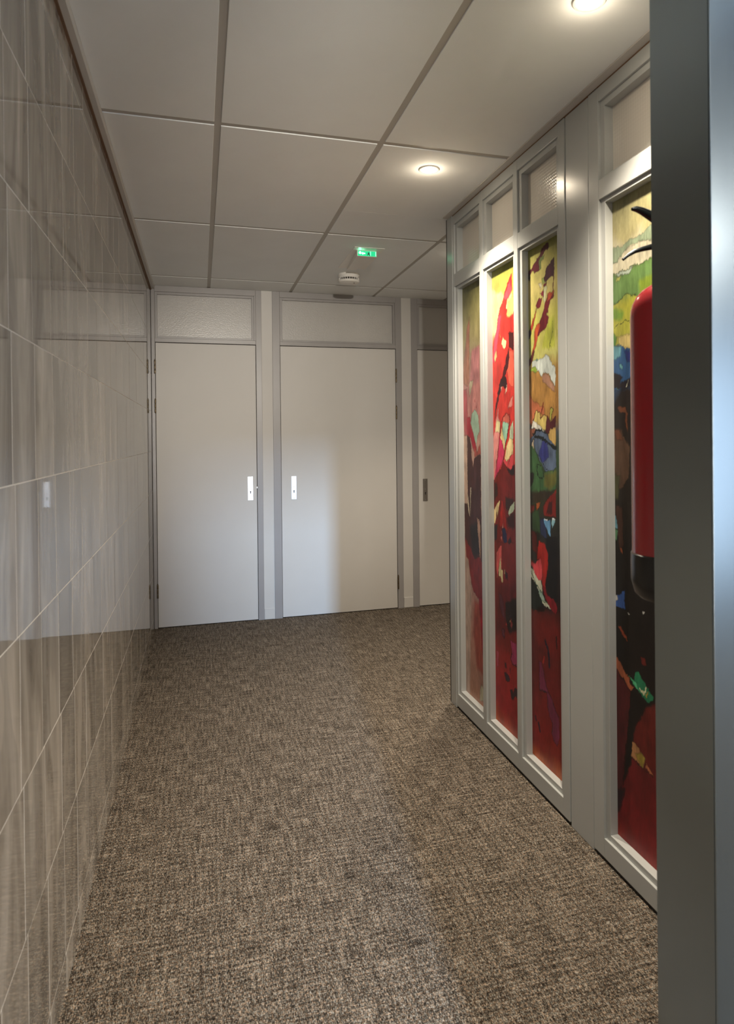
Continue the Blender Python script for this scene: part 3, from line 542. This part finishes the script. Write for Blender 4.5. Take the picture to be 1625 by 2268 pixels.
for x in runX:
    y0 = -5.232 if x < W-.05 else YP-0.02
    box('ceiling_runner', x-G, x+G, y0, 0.0, H+0.0015, H+0.006, M_grid, ce)
for y in crossY:
    prev = 0.026
    for x in runX + [XR]:
        if x > W and y < YP: 
            if prev < W-.05: box('ceiling_cross_bar', prev, W-0.03, y-G*1.25, y+G*1.25, H+0.0018, H+0.006, M_grid, ce)
            break
        box('ceiling_cross_bar', prev, x-G if x < XR else x, y-G*1.25, y+G*1.25, H+0.0018, H+0.006, M_grid, ce)
        prev = x+G

# ---- back wall with three door sets
wb = struct(box('wall_back', -0.12, XR+0.1, 0.045, 0.2, 0.0, H+0.006, M_strip), 'end wall filled with door sets, white strips between them')
for (xa, xb) in ((0.800, 0.882), (1.9215, 2.005), (3.02, XR)):
    box('wall_strip', xa, xb, -0.004, 0.045, 0.0, H, M_strip, wb)
    box('skirting_block', xa+.002, xb-.002, -0.010, -0.004, 0.002, 0.085, M_strip, wb, .002)

def hinge(x, z0, z1, par):
    bm = bmesh.new(); h = z1-z0
    for a, b in ((0, .32), (.34, .66), (.68, 1.0)): lathe(bm, [(.0055, a*h), (.0062, a*h+.002), (.0062, b*h-.002), (.0055, b*h)], 12)
    o = obj('hinge', bm, M_brass, None, True); at(o, (x, -0.014, z0), par)
    bm = bmesh.new(); lathe(bm, [(.0001, 0), (.004, .002), (.0045, .005), (.0001, .009)], 10)
    k = obj('hinge_cap', bm, M_brass, None, True); at(k, (x, -0.014, z1), o)
def lock_plate(x0, x1, z0, z1, par, mt, dark=False):
    bm = bmesh.new(); bx(bm, -(x1-x0)/2, (x1-x0)/2, -.003, .003, -(z1-z0)/2, (z1-z0)/2)
    o = obj('lock_plate', bm, mt, None, False, .0015); cxp, czp = (x0+x1)/2, (z0+z1)/2
    at(o, (cxp, -0.006, czp), par)
    o['label'] = 'lock plate without a handle, shade put into its dark colour' if dark else 'bright aluminium lock plate without a handle'
    bm = bmesh.new(); lathe(bm, [(.0001, -.0101), (.0052, -.0101), (.0052, -.0085), (.0001, -.0085)], 14, 'Y', (0, 0, .004)); bx(bm, -.0032, .0032, -.0101, -.0085, -.012, .003)
    k = obj('keyhole', bm, M_dark, None); at(k, (cxp, 0, czp-.028), o)
    for dz in (.080, .006, -.080):
        bm = bmesh.new(); lathe(bm, [(.0001, -.0104), (.0030, -.0100), (.0034, -.0085), (.0001, -.0080)], 12, 'Y')
        s = obj('screw', bm, M_screw, None, True); at(s, (cxp, 0, czp+dz), o)
def door_set(name, X0, X1, L0, L1, T0, T1, label, hinges, plate, pm=None, dark=False):
    """X0..X1 frame, L0..L1 leaf, T0..T1 transom opening"""
    root = struct(empty(name, (X0, 0, 0)), label)
    zt, zr = 2.115, 2.150
    box('jamb', X0, L0-.003, -0.012, 0.045, 0, H-.002, M_grey, root, .002)
    box('jamb', L1+.003, X1, -0.012, 0.045, 0, H-.002, M_grey, root, .002)
    box('transom_rail', L0-.003, L1+.003, -0.012, 0.045, zt+.004, zr, M_grey, root, .002)
    box('head_rail', L0-.003, L1+.003, -0.012, 0.045, 2.492, H-.002, M_grey, root, .002)
    # bead round the transom panel
    b = 0.016
    bm = bmesh.new()
    A0, A1, B0, B1 = T0, T1, zr, 2.492
    for q in ((A0-b, A0, B0, B1), (A1, A1+b, B0, B1), (A0, A1, B0, B0+.014), (A0, A1, B1-.018, B1)):
        bx(bm, q[0], q[1], -0.004, 0.03, q[2], q[3])
    if A0-b > L0-.002: bx(bm, L0-.003, A0-b, -0.0119, 0.03, B0, B1)
    if A1+b < L1+.002: bx(bm, A1+b, L1+.003, -0.0119, 0.03, B0, B1)
    obj('glazing_bead', bm, M_grey, root, bevel=.001)
    box('transom_panel', A0-.001, A1+.001, 0.022, 0.034, B0+.010, B1-.014, M_tran, root)
    lf = box('door_leaf', L0, L1, -0.004, 0.036, 0.006, zt, M_door, root, .0015)
    box('door_gap', L0-.006, L1+.006, 0.030, 0.044, 0.0, zt+.005, M_gap, root)
    for hx, za, zb in hinges: hinge(hx, za, zb, root)
    if plate: lock_plate(*plate, root, pm, dark)
    return root
d1 = door_set('door_1', 0.002, 0.800, 0.030, 0.754, 0.046, 0.728, 'left white door in the end wall, hinges on its left, bright lock plate right',
    [(0.026, 1.885, 1.985), (0.026, 1.595, 1.695), (0.028, 0.225, 0.325)], (0.684, 0.725, 0.925, 1.108), M_alu)
d2 = door_set('door_2', 0.882, 1.9215, 0.942, 1.870, 0.960, 1.852, 'wide middle white door in the end wall, bright lock plate at its left edge',
    [(1.873, 1.845, 1.950), (1.873, 1.545, 1.650), (1.875, 0.160, 0.268)], (1.016, 1.057, 0.920, 1.103), M_alu)
d3 = door_set('door_3', 2.005, 3.02, 2.060, 2.960, 2.078, 2.942, 'right white door, partly hidden behind the partition, lock plate with shade in its colour',
    [(2.963, 1.84, 1.94)], (2.096, 2.136, 0.870, 1.053), M_aludark, True)
# latch tongue showing between leaf and jamb of the left door
box('latch_tongue', 0.752, 0.760, -0.008, 0.0, 1.016, 1.030, M_alu, d1, .001)

# ---- branch corridor beyond the partition end
struct(box('wall_right', XR, XR+0.1, YP-.15, 0.1, 0, H+0.006, M_wallp), 'far side wall of the branch corridor')
struct(box('wall_branch', W+0.13, XR, YP-0.16, YP-0.04, 0, H+0.006, M_wallp), 'wall of the branch corridor behind the partition')

# ---- partition (face at W) with stepped frames
pw = struct(empty('wall_partition', (W, YP, 0)), 'white painted timber partition with tall art panels and small upper panes')
D = 0.036; TH = 0.11
box('end_post', W-0.002, W+TH+.02, -2.076, -1.998, 0.0, H-.003, M_frame, pw, .002)
box('rubber_seal', W-0.001, W+TH, -1.998, -1.986, 0.0, H-.003, M_gap, pw)
ZB0, ZB1, ZM0, ZM1, ZU1 = 0.012, 0.097, 2.150, 2.237, 2.462
S = 0.024
def module(y_far, y_near, bays):
    """one frame unit between y_far (nearer the doors) and y_near; bays = openings (far, near)"""
    fr = empty('frame_unit', (W, (y_far+y_near)/2, 0)); attach(fr, pw)
    eds = [y_far] + [v for b in bays for v in b] + [y_near]
    for i in range(0, len(eds), 2):
        a, b = eds[i], eds[i+1]                     # a > b (far to near)
        fa = a - (S if i > 0 else 0); fb = b + (S if i < len(eds)-2 else 0)
        bm = bmesh.new()
        bx(bm, 0, TH, fb-(a+b)/2, fa-(a+b)/2, ZB0, H-.006)
        o = obj('stile', bm, M_frame, None, False, .002); at(o, (W, (a+b)/2, 0), fr)
    for (a, b) in bays:
        mid = (a+b)/2; h = (a-b)/2
        for nm, z0, z1 in (('bottom_rail', ZB0, ZB1-S*.85), ('middle_rail', ZM0+S*.6, ZM1-S*.35), ('top_rail', ZU1+S*.9, H-.006)):
            box(nm, W+.0004, W+TH, mid-h-S, mid+h+S, z0, z1, M_frame, fr, .0015)
        # stepped moulding ring of each opening
        bm = bmesh.new()
        for (z0, z1, zo0, zo1) in ((ZB1, ZM0, ZB1-S*.85, ZM0+S*.6), (ZM1, ZU1, ZM1-S*.35, ZU1+S*.9)):
            for q in ((mid+h, mid+h+S, zo0, zo1), (mid-h-S, mid-h, zo0, zo1), (mid-h, mid+h, zo0, z0), (mid-h, mid+h, z1, zo1)):
                bx(bm, .009, TH, q[0]-mid, q[1]-mid, q[2], q[3])
        o = obj('stepped_moulding', bm, M_frame, None, False, .001); at(o, (W, mid, 0), fr)
        box('upper_pane', W+D+.004, W+D+.010, b, a, ZM1, ZU1, M_pane, fr)
        box('back_board', W+D+.012, W+TH-.01, b, a, ZB1-.01, ZU1, M_wallp, fr)
    box('floor_gap', W+0.006, W+TH, y_near, y_far, 0.0, ZB0+.001, M_gap, fr)
    return fr
A_BAYS = [(-2.118, -2.402), (-2.487, -2.766), (-2.849, -3.134)]
B_BAYS = [(-3.447, -3.732), (-3.815, -4.095)]
module(-2.078, -3.206, A_BAYS)
box('flat_post', W+0.002, W+TH, -3.358, -3.2115, 0.0, H-.006, M_frame, pw, .002)
module(-3.3635, -4.20, B_BAYS)
box('flat_post', W-0.001, W+TH, YC+.17, -4.203, 0.0, H-.006, M_frame, pw, .002)
box('joint_gap', W+.012, W+.02, -3.2116, -3.2058, 0.0, H-.006, M_gap, pw)
box('joint_gap', W+.012, W+.02, -3.3636, -3.3578, 0.0, H-.006, M_gap, pw)
struct(box('trim_3', W-0.03, W+.03, YC+.17, -2.02, H-0.006, H+.006, M_trim), 'pale ceiling edge trim above the white partition')
struct(box('trim_4', W-0.0, W+.03, YC+.17, -1.99, H-0.0105, H-.006, M_browngap), 'thin orange-brown gap line on top of the partition')

# ---- painted panels
def s2l(c):
    c = np.asarray(c, float)/255.0
    return np.where(c <= .04045, c/12.92, ((c+.055)/1.055)**2.4)
def lattice(shape_y, shape_z, seed, sy, sz):
    rng = np.random.RandomState(seed); g = rng.rand(sz+3, sy+3)
    yy = np.linspace(0, sy, shape_y); zz = np.linspace(0, sz, shape_z)
    yi = yy.astype(int); zi = zz.astype(int); fy = yy-yi; fz = zz-zi
    fy = fy*fy*(3-2*fy); fz = fz*fz*(3-2*fz)
    a = g[np.ix_(zi, yi)]; b = g[np.ix_(zi, yi+1)]; c_ = g[np.ix_(zi+1, yi)]; d = g[np.ix_(zi+1, yi+1)]
    return (a*(1-fy)[None]+b*fy[None])*(1-fz)[:, None] + (c_*(1-fy)[None]+d*fy[None])*fz[:, None] - .5
def seg_dist(px, pz, a, b):
    ax, az = a; bx_, bz = b; dx, dz = bx_-ax, bz-az; L = dx*dx+dz*dz+1e-9
    t = np.clip(((px-ax)*dx+(pz-az)*dz)/L, 0, 1)
    return np.hypot(px-(ax+t*dx), pz-(az+t*dz))
def paint(ops, Y, Z, seed, gain):
    nz, ny = Y.shape
    jy = lattice(ny, nz, seed, 12, 90)*7 + lattice(ny, nz, seed+1, 44, 330)*6
    jz = lattice(ny, nz, seed+2, 12, 90)*11 + lattice(ny, nz, seed+3, 44, 330)*9
    Yj, Zj = Y+jy*.8, Z+jz*.9
    img = np.zeros((nz, ny, 3))
    big = lattice(ny, nz, seed+4, 4, 22)*70 + lattice(ny, nz, seed+8, 20, 60)*22
    washf = lattice(ny, nz, seed+9, 16, 40)*.45 + lattice(ny, nz, seed+10, 50, 60)*.25
    for op in ops:
        if op[0] == 'g':
            st = sorted(op[1]); zs = np.array([s_[0] for s_ in st], float); cs = s2l([s_[1] for s_ in st])
            for k in range(3): img[..., k] = np.interp(Z+big, zs, cs[:, k])
            continue
        if op[0] == 'p': col, pts, soft = s2l(op[1]), op[2], max(op[3], 1.3)*1.15; pad = soft*1.5+8
        else: col, wd, pts = s2l(op[1]), op[2], op[3]; pad = wd+8
        ya = min(p[0] for p in pts)-pad; yb = max(p[0] for p in pts)+pad; za = min(p[1] for p in pts)-pad; zb = max(p[1] for p in pts)+pad
        ci = np.where((Y[0] >= ya) & (Y[0] <= yb))[0]; ri = np.where((Z[:, 0] >= za) & (Z[:, 0] <= zb))[0]
        if len(ci) == 0 or len(ri) == 0: continue
        sl = (slice(ri[0], ri[-1]+1), slice(ci[0], ci[-1]+1)); px, pz = Yj[sl], Zj[sl]
        d = np.full(px.shape, 1e9)
        n = len(pts)
        if op[0] == 'p':
            ins = np.zeros(px.shape, bool)
            for i in range(n):
                a, b = pts[i], pts[(i+1) % n]
                d = np.minimum(d, seg_dist(px, pz, a, b))
                if a[1] != b[1]:
                    c1 = (a[1] > pz) != (b[1] > pz)
                    ins ^= c1 & (px < (b[0]-a[0])*(pz-a[1])/(b[1]-a[1])+a[0])
            sd = np.where(ins, d, -d); al = np.clip(sd/(2*soft)+.5, 0, 1)
        else:
            for i in range(n-1): d = np.minimum(d, seg_dist(px, pz, pts[i], pts[i+1]))
            al = np.clip((wd/2-d)/1.6+.5, 0, 1)
        al = (al*al*(3-2*al))[..., None]
        sub = img[sl]
        if op[0] == 'p' and op[3] < 6:          # watercolour rim darkening
            rim = np.exp(-(d/2.3)**2)[..., None]*.50
            sub = sub*(1-rim)
        tone = (1+washf[sl]*.9)[..., None]
        if op[0] == 'p' and op[3] < 6: tone = tone*(1-np.exp(-(d/2.6)**2)[..., None]*.28)
        img[sl] = sub*(1-al)+col*tone*al
    wash = 1 + lattice(ny, nz, seed+5, 8, 50)*.34 + lattice(ny, nz, seed+6, 60, 90)*.26
    downlight_offset = np.interp(Z, [300, 1300, 1700, 2100], [1.12, 1.0, .82, .62])      # colour dimmed towards the top to offset the strong downlights
    return np.clip(img*(wash*downlight_offset)[..., None]*gain, 0, .92)
def art_panel(name_ops, bay, seed, label, gain=0.80, dy=.0024, dz=.0028):
    a, b = bay; y0, y1 = -a, -b                     # positive metres, far to near
    ny = int((y1-y0)/dy); z0, z1 = ZB1-.012, ZM0+.002; nz = int((z1-z0)/dz)
    yy = np.linspace(y0, y1, ny); zz = np.linspace(z0, z1, nz); Y, Z = np.meshgrid(yy*1000, zz*1000)
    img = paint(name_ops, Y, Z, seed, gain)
    mid = -(y0+y1)/2
    co = np.zeros((nz, ny, 3)); co[..., 1] = -Y/1000-mid; co[..., 2] = Z/1000
    nv = nz*ny
    back = np.array([[.006, -y0-mid, z0], [.006, -y1-mid, z0], [.006, -y1-mid, z1], [.006, -y0-mid, z1]])
    idx = np.arange(nv).reshape(nz, ny)
    q = np.stack([idx[:-1, :-1], idx[1:, :-1], idx[1:, 1:], idx[:-1, 1:]], -1).reshape(-1, 4)
    faces = q.tolist(); B = nv
    faces.append([B, B+1, B+2, B+3])
    faces += [idx[0, :].tolist()+[B+1, B], [B+2]+[B+3]+idx[-1, :].tolist(), idx[:, 0].tolist()[::-1]+[B, B+3], idx[:, -1].tolist()+[B+2, B+1]]
    me = bpy.data.meshes.new('art_panel'); me.from_pydata(co.reshape(-1, 3).tolist()+back.tolist(), [], faces); me.update()
    at_ = me.color_attributes.new('paint', 'FLOAT_COLOR', 'POINT')
    cc = np.ones((nv+4, 4), np.float32); cc[:nv, :3] = img.reshape(-1, 3); cc[nv:, :3] = .3
    at_.data.foreach_set('color', cc.ravel()); me.materials.append(M_art)
    o = bpy.data.objects.new('art_panel', me); COL.objects.link(o); o.location = (W+D, mid, 0)
    tag(o, label, 'art panel', 'painted panels in the partition'); return o
HID = [('g', [(85, (150, 60, 40)), (350, (110, 26, 30)), (800, (60, 28, 26)), (1250, (40, 40, 60)), (1650, (120, 140, 70)), (2150, (190, 182, 132))]),
       ('p', (60, 100, 150), [(3840, 1400), (3960, 1500), (4060, 1420), (4000, 1280), (3880, 1300)], 8),
       ('p', (160, 50, 40), [(3830, 600), (3980, 760), (4050, 600), (3960, 380), (3860, 420)], 10)]
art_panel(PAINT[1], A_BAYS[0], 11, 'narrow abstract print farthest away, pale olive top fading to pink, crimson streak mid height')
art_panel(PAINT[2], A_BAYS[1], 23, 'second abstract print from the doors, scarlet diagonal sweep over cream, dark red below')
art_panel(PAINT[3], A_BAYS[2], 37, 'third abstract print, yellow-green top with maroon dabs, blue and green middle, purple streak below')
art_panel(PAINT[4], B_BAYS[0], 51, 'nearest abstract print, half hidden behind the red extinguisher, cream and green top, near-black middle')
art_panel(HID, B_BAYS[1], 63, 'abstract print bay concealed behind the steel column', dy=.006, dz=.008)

# ---- column and lobby behind the camera
colr = empty('steel_column', (1.16, YC, 0)); tag(colr, 'brushed stainless steel column in the right foreground, cut off by the frame', 'column')
XC = 1.152; YF = -4.29
box('side_cladding', XC, XC+.004, YC+.004, YF, 0.0, H-.003, M_steel, colr)
box('front_cladding', XC+.0005, 1.70, YC, YC+.004, 0.0, H-.003, M_steel, colr, .0012)
box('back_cladding', XC+.004, 1.70, YF-.004, YF, 0.0, H-.003, M_steel, colr)
box('core', XC+.005, 1.70, YC+.005, YF-.005, 0.0, H-.003, M_wallp, colr)
struct(box('wall_front', 1.70, LX, YC, YC+.12, 0, H+.006, M_wallp), 'lobby wall beside the steel column')
# back wall of the lobby: openings for the slot window and the wide window
wk = struct(empty('wall_behind', (0, LY, 0)), 'glazed lobby wall behind the camera')
for q in ((-0.12, 0.02, 0, H), (0.70, 2.35, 0, H), (5.45, LX, 0, H), (2.35, 5.45, 0, 0.15), (2.35, 5.45, 2.35, H), (0.02, 0.70, 0, 0.10), (0.02, 0.70, 2.42, H)):
    box('wall_piece', q[0], q[1], LY, LY+.12, q[2], q[3]+.006 if q[3] == H else q[3], M_lobdim, wk)
wn = struct(empty('window_1', (3.9, LY, 0)), 'wide lobby window')
for x in (2.35, 3.37, 4.40, 5.40): box('window_mullion', x, x+.05, LY+.02, LY+.12, .15, 2.35, M_grey, wn)
for z in (.15, 1.62, 2.30): box('window_rail', 2.35, 5.45, LY+.03, LY+.11, z, z+.05, M_grey, wn)
we = struct(empty('wall_lobby_right', (LX, -6.6, 0)), 'lobby side wall with a window')
for q in ((LY, -8.15, 0, H), (-5.05, YC+.12, 0, H), (-8.15, -5.05, 0, .55), (-8.15, -5.05, 2.45, H)):
    box('wall_piece', LX-.04, LX+.08, q[0], q[1], q[2], q[3]+.006 if q[3] == H else q[3], M_lobdim, we)
we2 = struct(empty('window_2', (0.35, LY, 0)), 'narrow entrance glazing')
for x in (0.02, 0.67): box('window_mullion', x, x+.03, LY+.02, LY+.12, .10, 2.42, M_grey, we2)
for z in (.10, 1.86, 2.39): box('window_rail', .02, .70, LY+.03, LY+.11, z, z+.03, M_grey, we2)
struct(box('ceiling', -0.1, LX, LY, -6.4, H-.03, H+.004, M_lobdim), 'dark panel added under the lobby ceiling behind the viewer to dim reflections')  # unseen dark panels added to dim what the column mirrors
struct(box('ceiling', 1.75, LX, -6.4, YC, H-.03, H+.004, M_lobdim), 'dark panel added under the lobby ceiling beside the steel column to dim reflections')
struct(box('added_daylight_blocker', 0.02, 0.414, -8.53, -8.485, 0.0, 2.42, M_grey), 'grey panel added behind the viewer to block part of the daylight')  # unseen panel added to shade the left side of the daylight patch
# unseen post and header added to cut the daylight on floor and door
pp = empty('added_shade_post', (0.82, -6.05, 0)); tag(pp, 'grey post and header added behind the viewer to block daylight', 'post')
box('upright', 0.709, 0.93, -6.11, -5.99, 0, H, M_grey, pp, .003)
box('header', 0.0, 0.709, -6.11, -5.99, 1.80, H, M_grey, pp, .003)

# body of the added spot behind the viewer that brightens the doors
sp = empty('added_door_spot', (0.62, -5.80, H)); tag(sp, 'added spotlight behind the viewer that brightens the doors', 'lamp')
bm = bmesh.new(); lathe(bm, [(.0001, 0), (.045, 0), (.045, -.02), (.012, -.022), (.012, -.29), (.0001, -.29)], 24); o = obj('mount', bm, M_plast, None, True); at(o, (0.62, -5.80, H), sp)
bm = bmesh.new(); lathe(bm, [(.030, -.07), (.038, -.07), (.042, .05), (.036, .05), (.030, -.06)], 24, 'Y'); o = obj('lamp_head', bm, M_plast, None, True); at(o, (0.62, -5.80, H-.315), sp)
# ================================================================== THINGS
def downlight(x, y, label, watts=9.0):
    r = empty('downlight', (x, y, H)); tag(r, label, 'lamp', 'recessed ceiling spotlights')
    bm = bmesh.new(); lathe(bm, [(.033, -.001), (.034, -.0045), (.042, -.0045), (.0445, -.002), (.0445, 0), (.033, 0)], 36)
    o = obj('trim_ring', bm, M_ring, None, True); at(o, (x, y, H-.002), r)
    bm = bmesh.new(); lathe(bm, [(.0001, -.010), (.014, -.0095), (.026, -.006), (.0325, -.001), (.0325, 0)], 32)
    o = obj('bulb', bm, M_bulb, None, True); at(o, (x, y, H-.002), r)
    l = bpy.data.lights.new('downlight_beam', 'SPOT'); l.energy = watts; l.color = (1.0, 0.86, 0.68); l.shadow_soft_size = .028
    l.spot_size = math.radians(112); l.spot_blend = 1.0
    lo = bpy.data.objects.new('downlight_beam', l); COL.objects.link(lo); at(lo, (x, y, H-.030), r)
    l2 = bpy.data.lights.new('downlight_halo', 'POINT'); l2.energy = watts*.003; l2.color = (1.0, 0.84, 0.62); l2.shadow_soft_size = .026
    lo2 = bpy.data.objects.new('downlight_halo', l2); COL.objects.link(lo2); at(lo2, (x, y, H-.042), r)
downlight(1.286, -2.616, 'lit recessed spotlight in the ceiling above the first art panels', 84)
downlight(1.330, -3.800, 'lit recessed spotlight at the upper edge of the picture, nearest', 80)
downlight(1.33, -5.00, 'recessed spotlight overhead behind the steel column', 60)
downlight(1.97, -1.43, 'recessed spotlight in the branch corridor behind the partition', 80)

# emergency exit light: bezel, wedge body, lit face
ex = empty('exit_light', (1.34, -1.12, H)); tag(ex, 'small wedge-shaped emergency exit light glowing green on the ceiling', 'exit sign')
bm = bmesh.new(); bx(bm, -.093, .093, -.258, .258, -.003, 0); o = obj('ceiling_plate', bm, M_plast, None, False, .001); at(o, (1.327, -1.127, H-.002), ex)
bm = bmesh.new()
P = [(1.262, -1.325), (1.384, -1.325), (1.350, -.885), (1.292, -.885)]
top = [bm.verts.new((x-1.33, y+1.12, 0)) for x, y in P]
bot = [bm.verts.new((x-1.33, y+1.12, -z)) for (x, y), z in zip(P, (.036, .036, .014, .014))]
bm.faces.new(top); bm.faces.new(bot[::-1])
for i in range(4): bm.faces.new((top[i], top[(i+1) % 4], bot[(i+1) % 4], bot[i]))
o = obj('housing', bm, M_plast, None, False, .002); at(o, (1.33, -1.12, H-.005), ex)
box('sign_face', 1.266, 1.380, -1.3285, -1.3250, H-.039, H-.009, M_green, ex)
bm = bmesh.new(); lathe(bm, [(.0001, -.0025), (.0065, -.0015), (.007, 0)], 16, 'Y'); o = obj('led', bm, M_led, None, True); at(o, (1.279, -1.3287, H-.021), ex)
# pictogram: arrow, running figure, doorway
bm = bmesh.new()
def poly(bm, pts, y=-.001):
    a = [bm.verts.new((x, y, z)) for x, z in pts]; b = [bm.verts.new((x, 0, z)) for x, z in pts]
    bm.faces.new(a); bm.faces.new(b[::-1])
    for i in range(len(pts)): bm.faces.new((a[i], a[(i+1) % len(pts)], b[(i+1) % len(pts)], b[i]))
poly(bm, [(-.034, 0), (-.024, .010), (-.024, .004), (-.010, .004), (-.010, -.004), (-.024, -.004), (-.024, -.010)])
o = obj('arrow', bm, M_greenw, None); at(o, (1.321, -1.3287, H-.024), ex)
for dx in (.022, .054):
    bm = bmesh.new(); poly(bm, [(dx, -.013), (dx+.002, -.013), (dx+.002, .013), (dx, .013)]); o = obj('door_line', bm, M_greenw, None); at(o, (1.321, -1.3287, H-.024), ex)
bm = bmesh.new()
poly(bm, [(-.002, .006), (.002, .010), (.006, .006), (.002, .003)])
poly(bm, [(-.004, .002), (.006, .003), (.009, -.002), (.006, -.003), (.008, -.009), (.014, -.013), (.010, -.015), (.004, -.009), (.000, -.004), (-.005, -.012), (-.009, -.012), (-.003, -.004)])
o = obj('running_figure', bm, M_dark, None); at(o, (1.330, -1.3290, H-.024), ex)

# smoke detector
sd = empty('smoke_detector', (1.345, -.690, H)); tag(sd, 'round white smoke detector on the ceiling between exit light and middle door', 'detector')
bm = bmesh.new(); lathe(bm, [(.073, 0), (.073, -.016), (.070, -.020), (.069, -.026), (.067, -.030), (.0001, -.030)], 48); o = obj('base', bm, M_plast, None, True); at(o, (1.345, -.690, H-.002), sd)
bm = bmesh.new(); lathe(bm, [(.0001, -.030), (.0665, -.030), (.0665, -.045), (.0001, -.045)], 40); o = obj('vent_ring', bm, M_slot, None, True); at(o, (1.345, -.690, H-.002), sd)
for i in range(26):
    a = 2*PI*i/26; bm = bmesh.new(); bx(bm, .0655, .0700, -.0016, .0016, -.046, -.029)
    bmesh.ops.rotate(bm, verts=bm.verts, cent=(0, 0, 0), matrix=Matrix.Rotation(a, 3, 'Z')); o = obj('vent_rib', bm, M_plast, None); at(o, (1.345, -.690, H-.002), sd)
bm = bmesh.new(); lathe(bm, [(.066, -.044), (.073, -.045), (.0735, -.050), (.069, -.058), (.052, -.063), (.0001, -.065)], 48); o = obj('cap', bm, M_plast, None, True); at(o, (1.345, -.690, H-.002), sd)
bm = bmesh.new(); lathe(bm, [(.0001, -.0665), (.004, -.066), (.004, -.064)], 12); o = obj('indicator', bm, M_slot, None, True); at(o, (1.375, -.720, H-.002), sd)

LEV = [(1.1909, -4.175, 1.8581), (1.2006, -4.175, 1.859), (1.2135, -4.175, 1.8564), (1.2362, -4.175, 1.8481), (1.2678, -4.175, 1.8329)]
HAN = [(1.1685, -4.175, 1.7533), (1.1803, -4.175, 1.7624), (1.1965, -4.175, 1.7718), (1.2127, -4.175, 1.7775), (1.2355, -4.175, 1.7838), (1.2729, -4.175, 1.7883)]
LEVR = [.0035, .0062, .0078, .0105, .012]; HANR = [.0030, .0034, .0042, .0050, .0062, .0065]
# fire extinguisher hung on the back of the column
EX, EY, ER = 1.272, -4.185, 0.078
fe = empty('fire_extinguisher', (EX, EY, 0)); tag(fe, 'red fire extinguisher with black base, mostly hidden behind the steel column', 'extinguisher')
bm = bmesh.new(); lathe(bm, [(.0001, 1.125), (ER*.98, 1.125), (ER, 1.14), (ER, 1.640), (ER*.985, 1.655), (ER*.94, 1.668), (ER*.85, 1.682), (ER*.70, 1.695), (ER*.48, 1.706), (.024, 1.713), (.022, 1.775), (.0001, 1.775)], 56)
o = obj('cylinder', bm, M_red, None, True); at(o, (EX, EY, 0), fe)
bm = bmesh.new(); lathe(bm, [(.0001, 1.058), (ER*.80, 1.058), (ER*.94, 1.068), (ER*1.03, 1.095), (ER*1.04, 1.130), (ER*1.035, 1.150), (ER*1.0, 1.152)], 56)
o = obj('base_cap', bm, M_blackp, None, True); at(o, (EX, EY, 0), fe)
bm = bmesh.new(); lathe(bm, [(.020, 1.772), (.024, 1.776), (.024, 1.800), (.018, 1.805), (.018, 1.865), (.012, 1.87), (.0001, 1.87)], 24)
o = obj('valve', bm, M_alu, None, True); at(o, (EX, EY, 0), fe)
bm = bmesh.new(); tube(bm, LEV, LEVR, 16, .8); o = obj('squeeze_lever', bm, M_blackp, None, True); at(o, (0, 0, 0), fe)
bm = bmesh.new(); tube(bm, HAN, HANR, 14, .9); o = obj('carry_handle', bm, M_blackp, None, True); at(o, (0, 0, 0), fe)
bm = bmesh.new(); tube(bm, [(EX+.02, EY, 1.79), (EX+.08, EY+.01, 1.80), (EX+.115, EY+.01, 1.70), (EX+.11, EY, 1.4), (EX+.10, EY, 1.15)], .011, 12); o = obj('hose', bm, M_blackp, None, True); at(o, (0, 0, 0), fe)
box('wall_bracket', EX-.03, EX+.03, YF+.0005, EY-ER+.004, 1.60, 1.66, M_aludark, fe)
